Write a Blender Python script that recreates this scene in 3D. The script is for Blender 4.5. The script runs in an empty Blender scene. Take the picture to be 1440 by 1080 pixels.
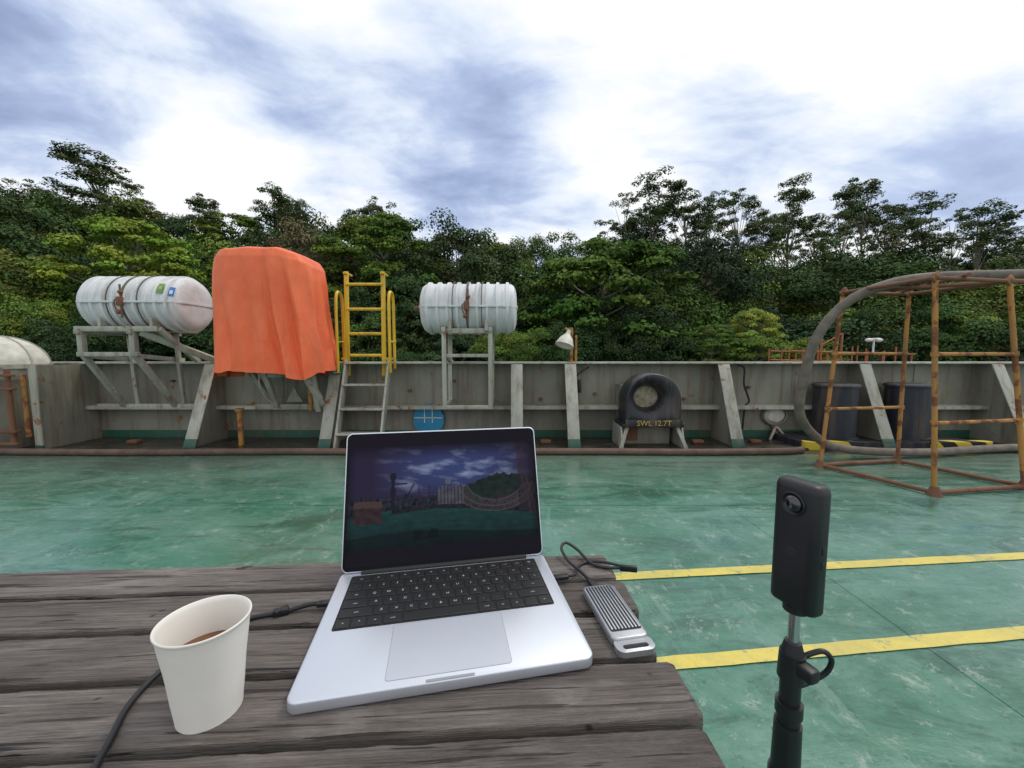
import bpy, bmesh, math, random
import numpy as np
from mathutils import Vector, Matrix, noise
random.seed(7)
S=bpy.context.scene
R=math.radians
def V(*a): return Vector(a)

# ------------------------------------------------------------ materials
def newmat(name):
    m=bpy.data.materials.new(name); m.use_nodes=True
    nt=m.node_tree; b=nt.nodes['Principled BSDF']
    return m,nt,b
def N(nt,t,**k):
    n=nt.nodes.new(t)
    for a,v in k.items(): setattr(n,a,v)
    return n
def noise_n(nt,scale,detail=5,rough=.55,vec=None,dist=0):
    n=N(nt,'ShaderNodeTexNoise'); n.inputs['Scale'].default_value=scale; n.inputs['Detail'].default_value=detail
    n.inputs['Roughness'].default_value=rough; n.inputs['Distortion'].default_value=dist
    if vec is not None: nt.links.new(vec,n.inputs['Vector'])
    return n
def objvec(nt,scale=(1,1,1),loc=(0,0,0)):
    t=N(nt,'ShaderNodeTexCoord'); m=N(nt,'ShaderNodeMapping'); m.inputs['Scale'].default_value=scale; m.inputs['Location'].default_value=loc
    nt.links.new(t.outputs['Object'],m.inputs['Vector']); return m.outputs['Vector']
def ramp(nt,fac,stops,interp='LINEAR'):
    r=N(nt,'ShaderNodeValToRGB'); r.color_ramp.interpolation=interp
    e=r.color_ramp.elements
    while len(e)<len(stops): e.new(.5)
    for i,(p,c) in enumerate(stops):
        e[i].position=p; e[i].color=(c if len(c)==4 else (*c,1)) if hasattr(c,'__len__') else (c,c,c,1)
    nt.links.new(fac,r.inputs['Fac']); return r.outputs['Color']
def mix(nt,fac,a,b,mode='MIX'):
    m=N(nt,'ShaderNodeMix',data_type='RGBA',blend_type=mode)
    for i,x in ((0,fac),(6,a),(7,b)):
        if hasattr(x,'links'): nt.links.new(x,m.inputs[i])
        elif i==0: m.inputs[0].default_value=x
        else: m.inputs[i].default_value=(*x,1) if len(x)==3 else x
    return m.outputs[2]
def math_(nt,op,a,b=0,c=0):
    n=N(nt,'ShaderNodeMath',operation=op)
    for i,x in enumerate((a,b,c)):
        if hasattr(x,'links'): nt.links.new(x,n.inputs[i])
        else: n.inputs[i].default_value=x
    return n.outputs[0]
def bump(nt,b,h,strength=.3,dist=.01):
    n=N(nt,'ShaderNodeBump'); n.inputs['Strength'].default_value=strength; n.inputs['Distance'].default_value=dist
    nt.links.new(h,n.inputs['Height']); nt.links.new(n.outputs[0],b.inputs['Normal'])
def simple(name,col,rough=.5,metal=0,var=.12,scale=12,bumps=0,spec=.5,coat=0):
    m,nt,b=newmat(name); v=objvec(nt); n=noise_n(nt,scale,5,.6,v)
    lo=tuple(c*(1-var) for c in col); hi=tuple(min(1,c*(1+var)) for c in col)
    nt.links.new(ramp(nt,n.outputs['Fac'],[(.3,lo),(.7,hi)]),b.inputs['Base Color'])
    b.inputs['Roughness'].default_value=rough; b.inputs['Metallic'].default_value=metal
    b.inputs['Specular IOR Level'].default_value=spec; b.inputs['Coat Weight'].default_value=coat
    if bumps: bump(nt,b,n.outputs['Fac'],bumps)
    return m
def painted(name,col,rust=.5,rough=.5,rustcol=(.16,.06,.025),streak=6.0,grime=.5):
    m,nt,b=newmat(name)
    v=objvec(nt); vs=objvec(nt,(streak,streak,.6))
    big=noise_n(nt,1.3,4,.6,v); blot=noise_n(nt,5,8,.68,v,.4); run=noise_n(nt,1.6,6,.65,vs)
    fine=noise_n(nt,40,4,.6,v)
    c=mix(nt,ramp(nt,big.outputs['Fac'],[(.35,0),(.7,1)]),tuple(x*.76 for x in col),tuple(min(1,x*1.1) for x in col))
    c=mix(nt,ramp(nt,run.outputs['Fac'],[(.48,0),(.68,grime)]),c,(.15,.10,.06))
    k=.74-.22*rust
    rm=ramp(nt,blot.outputs['Fac'],[(k,0),(k+.05,1)])
    rc=mix(nt,fine.outputs['Fac'],rustcol,tuple(x*2.2 for x in rustcol))
    c=mix(nt,rm,c,rc)
    nt.links.new(c,b.inputs['Base Color'])
    nt.links.new(mix(nt,rm,(rough,)*3,(.9,)*3),b.inputs['Roughness'])
    bump(nt,b,blot.outputs['Fac'],.25,.01)
    return m
M_wall=painted('grey_green_paint',(.250,.247,.195),.55,.55,grime=.75)
M_wallL=painted('light_grey_paint',(.42,.42,.35),.60,.5,grime=.65)
M_foot=painted('green_foot_paint',(.02,.10,.065),.4,.5)
M_yel=painted('yellow_paint',(.74,.48,.03),.40,.45)
M_rustpipe=painted('rusty_yellow_pipe',(.48,.23,.055),1.05,.75,(.12,.045,.02),3)
M_rust=painted('rusty_steel',(.20,.09,.05),.9,.85,(.09,.035,.018),3)
M_black=painted('black_steel_paint',(.012,.015,.022),.2,.42)
M_navy=painted('bollard_paint',(.018,.022,.034),.12,.5)
M_hose=simple('hose_rubber',(.15,.125,.10),.75,0,.35,9,.3)
M_hoseb=simple('brown_hose',(.12,.075,.055),.75,0,.3,6,.3)
def raftmat():
    m,nt,b=newmat('raft_shell_white'); v=objvec(nt); a=noise_n(nt,3,7,.65,v,.3); r=noise_n(nt,2,6,.65,objvec(nt,(9,1.2,1.2)))
    c=ramp(nt,a.outputs['Fac'],[(.3,(.60,.62,.63)),(.6,(.74,.75,.76))])
    c=mix(nt,ramp(nt,r.outputs['Fac'],[(.48,0),(.72,.55)]),c,(.34,.33,.30))
    nt.links.new(c,b.inputs['Base Color']); b.inputs['Roughness'].default_value=.5; b.inputs['Specular IOR Level'].default_value=.35; return m
M_white=raftmat()
M_strap=simple('strap_dark',(.12,.10,.08),.7,0,.3,20)
M_lampw=simple('lamp_enamel',(.58,.56,.48),.5,0,.22,8)
M_blk=simple('black_plastic',(.010,.010,.012),.45,0,.15,30)
M_cable=simple('cable_black',(.015,.015,.016),.5,0,.15,60)
M_cup=simple('paper_cup',(.80,.77,.71),.65,0,.03,18,.04,.3)
M_coffee=simple('coffee',(.17,.07,.028),.15,0,.2,30)
M_alu=simple('aluminium',(.66,.69,.755),.42,.7,.03,5)
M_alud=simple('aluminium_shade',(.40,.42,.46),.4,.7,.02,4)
M_pad=simple('trackpad_surface',(.63,.66,.73),.42,.6,.03,6)
M_key=simple('key_black',(.014,.014,.016),.5,0,.1,50)
M_well=simple('key_well',(.006,.006,.007),.6,0,.1,50)
M_leg=simple('key_legend',(.5,.5,.52),.6,0,.02,5)
M_ssd=simple('ssd_metal',(.42,.43,.45),.36,.7,.1,60)
M_chrome=simple('monopod_steel',(.6,.6,.62),.22,1,.05,30)
M_glass=simple('lens_glass',(.004,.005,.007),.04,0,.1,10,0,.5,1)
M_bezel=simple('bezel_glass',(.004,.004,.006),.25,0,.1,10,0,.12)
M_green=simple('sign_green',(.0,.22,.11),.5,0,.05,9)
M_blue=simple('port_blue',(.02,.23,.42),.5,0,.15,9)
M_sblue=simple('sticker_blue',(.03,.20,.58),.5,0,.05,9)
M_syel=simple('sticker_green',(.10,.33,.08),.5,0,.05,9)
M_whitep=simple('white_paint',(.70,.70,.66),.5,0,.12,9)
M_tan=simple('chock_inside',(.30,.255,.18),.8,0,.5,14)
M_yt=simple('stencil_yellow',(.52,.34,.05),.6,0,.4,30)
M_orange=painted('orange_steel',(.45,.13,.05),.5,.6)
M_rope=simple('rope_fibre',(.35,.31,.24),.9,0,.3,60,.4)

def wood():
    m,nt,b=newmat('weathered_wood')
    t=N(nt,'ShaderNodeTexCoord'); oi=N(nt,'ShaderNodeObjectInfo')
    ad=N(nt,'ShaderNodeVectorMath',operation='ADD'); nt.links.new(t.outputs['Object'],ad.inputs[0]); nt.links.new(math_(nt,'MULTIPLY',oi.outputs['Random'],37),ad.inputs[1])
    def mp(s):
        n=N(nt,'ShaderNodeMapping'); n.inputs['Scale'].default_value=s; nt.links.new(ad.outputs[0],n.inputs[0]); return n.outputs[0]
    g=noise_n(nt,1,7,.68,mp((5,110,110)),1.6); f=noise_n(nt,1,5,.7,mp((12,520,520)),.3); cr=noise_n(nt,1,4,.55,mp((1.8,48,48)),.9); cr2=noise_n(nt,1,3,.5,mp((7,170,170)),.5)
    p=noise_n(nt,4,5,.65,mp((1,3,3))); kn=noise_n(nt,38,2,.5,mp((.6,1,1))); bl=noise_n(nt,1,4,.6,mp((6,22,22)),.8)
    c=ramp(nt,g.outputs['Fac'],[(.27,(.034,.026,.022)),(.43,(.100,.083,.072)),(.57,(.190,.163,.146)),(.76,(.37,.335,.31))])
    c=mix(nt,.5,c,ramp(nt,f.outputs['Fac'],[(.30,(.028,.021,.018)),(.70,(.34,.30,.275))]))
    c=mix(nt,ramp(nt,p.outputs['Fac'],[(.40,.0),(.64,.6)]),c,(.060,.045,.038))
    c=mix(nt,ramp(nt,bl.outputs['Fac'],[(.55,0),(.72,.5)]),c,(.30,.27,.25))
    crm=ramp(nt,cr.outputs['Fac'],[(.325,1),(.355,0)]); cr2m=ramp(nt,cr2.outputs['Fac'],[(.33,.9),(.38,0)])
    c=mix(nt,cr2m,c,(.018,.013,.010)); c=mix(nt,crm,c,(.008,.006,.005))
    c=mix(nt,ramp(nt,kn.outputs['Fac'],[(.26,.85),(.29,0)]),c,(.012,.008,.006))
    c=mix(nt,1,c,mix(nt,oi.outputs['Random'],(.80,.77,.75),(1.15,1.14,1.13)),'MULTIPLY')
    nt.links.new(c,b.inputs['Base Color']); b.inputs['Roughness'].default_value=.66
    h=mix(nt,.45,g.outputs['Fac'],f.outputs['Fac']); h=mix(nt,cr2m,h,(.1,.1,.1)); h=mix(nt,crm,h,(0,0,0))
    bump(nt,b,h,1,.006)
    return m
M_wood=wood()

def deckmat():
    m,nt,b=newmat('green_deck_paint')
    v=objvec(nt); vs=objvec(nt,(.7,1.3,1))
    big=noise_n(nt,.7,6,.68,v,.5); mid=noise_n(nt,2.2,8,.80,vs,.5); fine=noise_n(nt,26,5,.75,v); sp=noise_n(nt,7,8,.85,v,.3)
    st=noise_n(nt,1.3,8,.75,objvec(nt,(.6,2.4,1)),1.6); sc_=noise_n(nt,1.5,7,.8,objvec(nt,(3.0,.8,1),(4,2,0)),1.2); spk=noise_n(nt,60,3,.6,v)
    c=ramp(nt,big.outputs['Fac'],[(.34,(.032,.130,.080)),(.5,(.058,.185,.125)),(.66,(.105,.240,.180))])
    c=mix(nt,ramp(nt,mid.outputs['Fac'],[(.45,0),(.65,.7)]),c,(.15,.28,.225))
    c=mix(nt,ramp(nt,st.outputs['Fac'],[(.51,0),(.60,.7)]),c,(.028,.088,.062))
    c=mix(nt,ramp(nt,sc_.outputs['Fac'],[(.56,0),(.64,.4)]),c,(.20,.32,.26))
    c=mix(nt,ramp(nt,sp.outputs['Fac'],[(.56,0),(.62,.75)]),c,(.28,.35,.29))
    c=mix(nt,ramp(nt,fine.outputs['Fac'],[(.57,0),(.69,.75)]),c,(.03,.065,.045))
    c=mix(nt,ramp(nt,spk.outputs['Fac'],[(.68,0),(.74,.7)]),c,(.42,.46,.40))
    s=N(nt,'ShaderNodeSeparateXYZ'); nt.links.new(v,s.inputs[0])
    mr=N(nt,'ShaderNodeMapRange'); mr.inputs[1].default_value=3.4; mr.inputs[2].default_value=5.1; nt.links.new(s.outputs[1],mr.inputs[0])
    c=mix(nt,math_(nt,'MULTIPLY',mr.outputs[0],math_(nt,'MULTIPLY',mid.outputs['Fac'],1.4)),c,(.12,.135,.105))
    nt.links.new(c,b.inputs['Base Color'])
    nt.links.new(ramp(nt,st.outputs['Fac'],[(.40,.38),(.54,.11)]),b.inputs['Roughness'])
    b.inputs['Specular IOR Level'].default_value=.5
    bump(nt,b,mid.outputs['Fac'],.3,.012)
    return m
M_deck=deckmat()
def linemat():
    m,nt,b=newmat('yellow_line_paint'); v=objvec(nt); a=noise_n(nt,9,9,.85,v,.4); f=noise_n(nt,45,5,.7,v); h=noise_n(nt,2.5,6,.7,v,.5)
    c=mix(nt,f.outputs['Fac'],(.53,.41,.06),(.80,.66,.15))
    c=mix(nt,ramp(nt,h.outputs['Fac'],[(.42,0),(.66,.6)]),c,(.34,.33,.13))
    c=mix(nt,ramp(nt,a.outputs['Fac'],[(.55,0),(.60,.85)]),c,(.20,.26,.14))
    nt.links.new(c,b.inputs['Base Color']); b.inputs['Roughness'].default_value=.45; return m
M_line=linemat()
def guttermat():
    m,nt,b=newmat('wet_gutter'); v=objvec(nt,(1,2,1)); a=noise_n(nt,2,7,.7,v,.3)
    nt.links.new(ramp(nt,a.outputs['Fac'],[(.3,(.014,.012,.010)),(.5,(.040,.031,.024)),(.7,(.080,.076,.058))]),b.inputs['Base Color'])
    nt.links.new(ramp(nt,a.outputs['Fac'],[(.4,.15),(.6,.6)]),b.inputs['Roughness']); return m
M_gut=guttermat()
def stripes():
    m,nt,b=newmat('hazard_stripes'); t=N(nt,'ShaderNodeTexCoord'); w=N(nt,'ShaderNodeTexWave',wave_type='BANDS',bands_direction='DIAGONAL')
    w.inputs['Scale'].default_value=1.5; nt.links.new(t.outputs['Object'],w.inputs['Vector'])
    nt.links.new(ramp(nt,w.outputs['Fac'],[(.49,(.012,.012,.014)),(.51,(.62,.48,.04))]),b.inputs['Base Color']); b.inputs['Roughness'].default_value=.6; return m
M_haz=stripes()
def tarp():
    m,nt,b=newmat('orange_tarpaulin'); v=objvec(nt); a=noise_n(nt,3,5,.6,v,.6); f=noise_n(nt,3.5,5,.55,objvec(nt,(1.4,1.4,.3)),1.2)
    c=ramp(nt,a.outputs['Fac'],[(.3,(.84,.155,.058)),(.7,(.93,.205,.085))])
    nt.links.new(c,b.inputs['Base Color']); b.inputs['Roughness'].default_value=.5; b.inputs['Specular IOR Level'].default_value=.3
    bump(nt,b,f.outputs['Fac'],.6,.05)
    return m
M_tarp=tarp()
def leafmat():
    m,nt,b=newmat('foliage'); oi=N(nt,'ShaderNodeObjectInfo'); at=N(nt,'ShaderNodeAttribute'); at.attribute_name='shade'
    c=mix(nt,1,oi.outputs['Color'],at.outputs['Color'],'MULTIPLY')
    nt.links.new(c,b.inputs['Base Color']); b.inputs['Roughness'].default_value=.7; b.inputs['Specular IOR Level'].default_value=.12
    return m
M_leaf=leafmat()
M_bark=simple('bark',(.20,.18,.14),.9,0,.4,3)
def hillmat():
    m,nt,b=newmat('hill_undergrowth'); v=objvec(nt); a=noise_n(nt,.25,5,.7,v); f=noise_n(nt,2.5,5,.8,v)
    c=mix(nt,f.outputs['Fac'],ramp(nt,a.outputs['Fac'],[(.35,(.03,.055,.015)),(.65,(.10,.16,.04))]),(.025,.045,.014))
    nt.links.new(c,b.inputs['Base Color']); b.inputs['Roughness'].default_value=.95; bump(nt,b,f.outputs['Fac'],1,.8); return m
M_hill=hillmat()
def watermat():
    m,nt,b=newmat('sea_water'); v=objvec(nt); a=noise_n(nt,.6,6,.6,v)
    b.inputs['Base Color'].default_value=(.02,.05,.05,1); b.inputs['Roughness'].default_value=.12; bump(nt,b,a.outputs['Fac'],.4,.3); return m
M_water=watermat()

# ------------------------------------------------------------ mesh helpers
def link(o,parent=None):
    S.collection.objects.link(o)
    if parent: o.parent=parent
    return o
def empty(name,loc=(0,0,0),rz=0):
    e=bpy.data.objects.new(name,None); e.location=loc; e.rotation_euler=(0,0,rz); e.empty_display_size=.1
    return link(e)
class P:
    def __init__(s,name,mat,parent=None):
        s.name=name; s.mat=mat; s.parent=parent; s.bm=bmesh.new()
    def box(s,c,d,rot=None,bev=0):
        Mx=Matrix.Translation(c)
        if rot is not None: Mx=Mx@rot.to_4x4()
        Mx=Mx@Matrix.Diagonal((*d,1))
        r=bmesh.ops.create_cube(s.bm,size=1,matrix=Mx)
        if bev:
            es=list({e for v in r['verts'] for e in v.link_edges})
            bmesh.ops.bevel(s.bm,geom=es,offset=bev,segments=2,affect='EDGES',profile=.5)
        return s
    def beam(s,p1,p2,w,h=None,bev=.004):
        p1=Vector(p1);p2=Vector(p2); d=p2-p1; h=h or w
        z=d.normalized(); up=Vector((0,1,0)) if abs(z.y)<.9 else Vector((0,0,1))
        x=up.cross(z).normalized(); y=z.cross(x)
        s.box((p1+p2)/2,(w,h,d.length),Matrix((x,y,z)).transposed(),bev); return s
    def cyl(s,p1,p2,r1,r2=None,seg=20,caps=True):
        p1=Vector(p1);p2=Vector(p2); d=p2-p1; r2=r1 if r2 is None else r2
        q=d.to_track_quat('Z','Y').to_matrix().to_4x4()
        bmesh.ops.create_cone(s.bm,cap_ends=caps,segments=seg,radius1=r1,radius2=max(r2,1e-5),depth=d.length,matrix=Matrix.Translation((p1+p2)/2)@q); return s
    def sph(s,c,r,sc=(1,1,1),seg=20):
        bmesh.ops.create_uvsphere(s.bm,u_segments=seg,v_segments=seg//2,radius=r,matrix=Matrix.Translation(c)@Matrix.Diagonal((*sc,1))); return s
    def tube(s,pts,r,seg=10,sub=8):
        pts=[Vector(p) for p in pts]; out=[]
        for i in range(len(pts)-1):
            p0=pts[max(i-1,0)];p1=pts[i];p2=pts[i+1];p3=pts[min(i+2,len(pts)-1)]
            for k in range(sub):
                t=k/sub; out.append(.5*((2*p1)+(p2-p0)*t+(2*p0-5*p1+4*p2-p3)*t*t+(3*p1-p0-3*p2+p3)*t**3))
        out.append(pts[-1]); n=None; rings=[]
        for i,p in enumerate(out):
            t=(out[min(i+1,len(out)-1)]-out[max(i-1,0)]).normalized()
            if n is None: n=t.orthogonal().normalized()
            n=(n-t*n.dot(t)).normalized(); b=t.cross(n)
            rings.append([s.bm.verts.new(p+(n*math.cos(a)+b*math.sin(a))*r) for a in [2*math.pi*j/seg for j in range(seg)]])
        for a,b in zip(rings,rings[1:]):
            for j in range(seg): s.bm.faces.new((a[j],a[(j+1)%seg],b[(j+1)%seg],b[j]))
        s.bm.faces.new(rings[0]); s.bm.faces.new(rings[-1][::-1]); return s
    def prism(s,pts,fn,lo,hi):
        a=[s.bm.verts.new(fn(p[0],p[1],lo)) for p in pts]; b=[s.bm.verts.new(fn(p[0],p[1],hi)) for p in pts]
        s.bm.faces.new(a[::-1]); s.bm.faces.new(b); n=len(pts)
        for i in range(n): s.bm.faces.new((a[i],a[(i+1)%n],b[(i+1)%n],b[i]))
        return s
    def loops(s,loops,cap0=False,cap1=False,closed=True):
        L=[[s.bm.verts.new(p) for p in l] for l in loops]; n=len(L[0])
        for a,b in zip(L,L[1:]):
            for i in range(n if closed else n-1): s.bm.faces.new((a[i],a[(i+1)%n],b[(i+1)%n],b[i]))
        if cap0: s.bm.faces.new(L[0][::-1])
        if cap1: s.bm.faces.new(L[-1])
        return s
    def lathe(s,prof,fn,seg=48,cap0=False,cap1=False):
        return s.loops([[fn(h,r*math.cos(2*math.pi*j/seg),r*math.sin(2*math.pi*j/seg)) for j in range(seg)] for h,r in prof],cap0,cap1)
    def done(s,angle=35,recalc=True):
        if recalc: bmesh.ops.recalc_face_normals(s.bm,faces=s.bm.faces[:])
        me=bpy.data.meshes.new(s.name); s.bm.to_mesh(me); s.bm.free()
        me.materials.append(s.mat)
        me.polygons.foreach_set('use_smooth',[True]*len(me.polygons))
        me.set_sharp_from_angle(angle=R(angle))
        return link(bpy.data.objects.new(s.name,me),s.parent)
def rrect(w,h,r,cx=0,cy=0,n=6):
    o=[]
    for (sx,sy,a0) in ((1,1,0),(-1,1,90),(-1,-1,180),(1,-1,270)):
        for i in range(n+1):
            a=R(a0+90*i/n); o.append((cx+sx*(w/2-r)+r*math.cos(a),cy+sy*(h/2-r)+r*math.sin(a)))
    return o
XY=lambda a,b,c:(a,b,c)
XZ=lambda a,b,c:(a,c,b)
YZ=lambda a,b,c:(c,a,b)
def textmesh(body,size):
    cu=bpy.data.curves.new('t','FONT'); cu.body=body; cu.size=size; cu.align_x='CENTER'; cu.align_y='CENTER'; cu.resolution_u=2
    o=bpy.data.objects.new('t',cu); S.collection.objects.link(o); dg=bpy.context.evaluated_depsgraph_get(); dg.update()
    me=bpy.data.meshes.new_from_object(o.evaluated_get(dg)); bpy.data.objects.remove(o); return me
def addtext(p,body,size,mx):
    me=textmesh(body,size); me.transform(mx); p.bm.from_mesh(me); bpy.data.meshes.remove(me)

# ------------------------------------------------------------ camera
CZ=1.35
cam=bpy.data.cameras.new('camera'); co=link(bpy.data.objects.new('camera',cam)); co.location=(0,0,CZ)
co.rotation_euler=(R(90-4.75),0,0); cam.sensor_width=36; cam.lens=13.53; cam.clip_start=.02; cam.clip_end=6000
S.camera=co

# ------------------------------------------------------------ world
w=bpy.data.worlds.new('World'); S.world=w; w.use_nodes=True; nt=w.node_tree; nt.nodes.clear()
SUN_EL,SUN_AZ=R(58),R(60)
out=N(nt,'ShaderNodeOutputWorld'); sky=N(nt,'ShaderNodeTexSky',sky_type='NISHITA'); sky.sun_disc=False
sky.sun_elevation=SUN_EL; sky.sun_rotation=SUN_AZ; sky.air_density=1.2; sky.dust_density=1.5
bg1=N(nt,'ShaderNodeBackground'); bg1.inputs[1].default_value=.12; nt.links.new(sky.outputs[0],bg1.inputs[0])
bg2=N(nt,'ShaderNodeBackground'); bg2.inputs[1].default_value=1.0
tc=N(nt,'ShaderNodeTexCoord'); sp=N(nt,'ShaderNodeSeparateXYZ'); nt.links.new(tc.outputs['Generated'],sp.inputs[0])
azz=math_(nt,'ADD',math_(nt,'MAXIMUM',sp.outputs[2],0),.20)
cb=N(nt,'ShaderNodeCombineXYZ'); nt.links.new(math_(nt,'DIVIDE',sp.outputs[0],azz),cb.inputs[0]); nt.links.new(math_(nt,'DIVIDE',sp.outputs[1],azz),cb.inputs[1])
mp=N(nt,'ShaderNodeMapping'); mp.inputs['Location'].default_value=(5.3,2.2,0); mp.inputs['Rotation'].default_value=(0,0,R(-32)); mp.inputs['Scale'].default_value=(.70,1.05,1); nt.links.new(cb.outputs[0],mp.inputs[0])
n1=noise_n(nt,1.1,7,.54,mp.outputs[0],.5); n2=noise_n(nt,3.2,7,.58,mp.outputs[0],.4)
def blob(direction,size,amp):
    d=Vector(direction).normalized()
    vm=N(nt,'ShaderNodeVectorMath',operation='DISTANCE'); nt.links.new(tc.outputs['Generated'],vm.inputs[0]); vm.inputs[1].default_value=d
    mr=N(nt,'ShaderNodeMapRange',interpolation_type='SMOOTHSTEP'); mr.inputs[1].default_value=0; mr.inputs[2].default_value=size; mr.inputs[3].default_value=amp; mr.inputs[4].default_value=0
    nt.links.new(vm.outputs['Value'],mr.inputs[0]); return mr.outputs[0]
acc=math_(nt,'MULTIPLY_ADD',n1.outputs['Fac'],1.25,-.625+.685)
acc=math_(nt,'ADD',acc,math_(nt,'MULTIPLY_ADD',n2.outputs['Fac'],.8,-.40))
for d,sz,am in [((-.20,1,.46),.36,-.15),((.02,1,.40),.30,-.17),((-.60,1,.68),.22,-.06),((.60,1,.48),.20,-.20),((1.3,1,.44),.28,-.24),((-1.25,1,.80),.22,-.12),
                ((.6,1,.95),.75,.22),((-.85,1,.50),.30,.14),((-.40,1,.95),.3,.16),((.15,1,.75),.3,.10),((0,-.6,1),1.2,.12)]:
    acc=math_(nt,'ADD',acc,blob(d,sz,am))
ccol=ramp(nt,acc,[(.32,(.36,.44,.68)),(.47,(.52,.62,.87)),(.60,(.75,.84,.99)),(.76,(1.02,1.04,1.05))])
nt.links.new(ccol,bg2.inputs[0])
mask=ramp(nt,acc,[(.36,.72),(.6,1)])
ms=N(nt,'ShaderNodeMixShader'); nt.links.new(mask,ms.inputs[0]); nt.links.new(bg1.outputs[0],ms.inputs[1]); nt.links.new(bg2.outputs[0],ms.inputs[2]); nt.links.new(ms.outputs[0],out.inputs[0])
sl=bpy.data.lights.new('sun','SUN'); sl.energy=1.2; sl.angle=R(14); sl.color=(1,.96,.9)
so=link(bpy.data.objects.new('sun',sl))
sd=Vector((math.sin(SUN_AZ)*math.cos(SUN_EL),math.cos(SUN_AZ)*math.cos(SUN_EL),math.sin(SUN_EL)))
so.rotation_euler=sd.to_track_quat('Z','Y').to_euler(); so.location=(0,0,20)
S.view_settings.view_transform='Standard'; S.view_settings.look='None'; S.view_settings.exposure=0

# ------------------------------------------------------------ water, deck
P('water',M_water).prism([(-3000,-3000),(3000,-3000),(3000,3000),(-3000,3000)],XY,-5.2,-5).done()
dk=P('deck',M_deck).prism([(-16,-8),(16,-8),(16,6.2),(-16,6.2)],XY,-.3,0).done()
P('weld_seams',M_deck,dk).prism([(-14,3.30),(14,3.30),(14,3.315),(-14,3.315)],XY,0,.003).prism([(1.9,-3),(1.912,-3),(1.912,3.29),(1.9,3.29)],XY,0,.002).done()
P('deck_gutter',M_gut,dk).prism([(-16,5.02),(16,5.02),(16,6.0),(-16,6.0)],XY,.0,.004).done()
lm=P('deck_line_marking',M_line)
def wavy(p0,p1,wd,seed,n=90):
    a=[];b_=[]
    for i in range(n+1):
        t=i/n; x=p0[0]+(p1[0]-p0[0])*t; y=p0[1]+(p1[1]-p0[1])*t
        a.append((x,y+.004*noise.noise(Vector((x*6,seed,0)))+.002*noise.noise(Vector((x*30,seed,0))))); b_.append((x,y+wd+.004*noise.noise(Vector((x*6,seed,5)))+.002*noise.noise(Vector((x*30,seed,6)))))
    lm.loops([[(x,y,.0055) for x,y in a],[(x,y,.0055) for x,y in b_]],closed=False)
wavy((.35,2.15),(7,2.72),.076,1); wavy((.2,1.478),(7,2.18),.073,2); lm.done(35,False)

# ------------------------------------------------------------ bulwark
bw=empty('ship_bulwark')
P('plate',M_wall,bw).box((0,6.03,.585),(32,.03,1.17)).done()
P('cap_rail',M_wallL,bw).box((0,5.93,1.185),(32,.26,.03),None,.008).done()
P('stringer',M_wallL,bw).box((0,5.91,.52),(32,.21,.022),None,.004).box((0,5.805,.505),(32,.015,.05)).done()
P('green_footing',M_foot,bw).box((0,6.008,.06),(32,.012,.12)).done()
P('plate_seams',M_wall,bw).box((-3.6,6.012,.85),(.03,.01,.6)).box((2.5,6.012,.85),(.03,.01,.6)).box((4.4,6.012,.85),(.03,.01,.6)).box((-1.1,6.012,.85),(.03,.01,.6)).box((6.3,6.012,.85),(.03,.01,.6)).done()
web=P('bracket_webs',M_wall,bw); fl=P('bracket_flanges',M_wallL,bw); ft=P('bracket_feet',M_foot,bw)
def bracket(x,yt=5.72,yb=5.32,w=.17):
    web.prism([(6.015,.0),(yb+.02,.0),(yb+.02,.02),(yt,1.17),(6.015,1.17)],YZ,x-.008,x+.008)
    p1=Vector((x,yb,.13)); p2=Vector((x,yt+.0,1.168)); d=(p2-p1)
    fl.beam(p1,p2,w,.016,.003)
    p0=p1-d.normalized()*.13
    ft.beam(p0+Vector((0,0,.0)),p1,w+.004,.02,.003)
for x in (-8.5,-4.5,-2.62,.07,.87,3.16,5.27,7.25,9.3): bracket(x,5.75 if x!=.07 else 5.7)
web.box((-6.5,5.62,.585),(.02,.8,1.17)); fl.box((-6.5,5.21,.62),(.10,.016,1.1))
ft.box((-6.5,5.21,.035),(.104,.02,.07))
web.done(); fl.done(); ft.done()
P('blue_port_disc',M_blue,bw).cyl((-1.30,5.93,.30),(-1.30,6.01,.30),.24,seg=32).done()
P('port_bars',M_whitep,bw).box((-1.36,5.925,.36),(.012,.01,.22)).box((-1.24,5.925,.36),(.012,.01,.22)).box((-1.30,5.925,.33),(.44,.01,.012)).done()
P('scupper_ring',M_wall,bw).lathe([(5.99,.17),(5.96,.17),(5.95,.185),(5.97,.20),(6.01,.205)],lambda h,a,b:(4.12+a,h,.36+b*.8),32).done()
P('scupper_plate',M_lampw,bw).lathe([(5.985,.17),(5.94,.12),(5.925,.001)],lambda h,a,b:(4.12+a,h,.36+b*.8),28).done()
P('scupper_drip',M_rust,bw).beam((4.12,5.97,.21),(4.12,5.9,.03),.09,.012).done()
P('scupper_leg',M_wallL,bw).beam((3.98,5.85,0.0),(4.12,5.93,.2),.03).beam((4.26,5.85,0.0),(4.12,5.93,.2),.03).done()
wp=P('wall_pipes',M_rustpipe,bw); wp.cyl((-3.93,5.5,0),(-3.93,5.5,.52),.035).cyl((-3.93,5.5,.5),(-3.93,5.5,.54),.055)
wp.cyl((-2.95,5.6,.5),(-2.95,5.6,1.0),.03).cyl((-6.62,5.2,.2),(-6.62,5.2,1.05),.03).done()
wc=P('wall_cables',M_cable,bw); wc.tube([(.92,5.85,1.1),(1.0,5.88,.9),(1.02,5.88,.75),(.95,5.88,.8),(1.0,5.88,1.0),(1.18,5.88,1.12)],.012)
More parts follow.
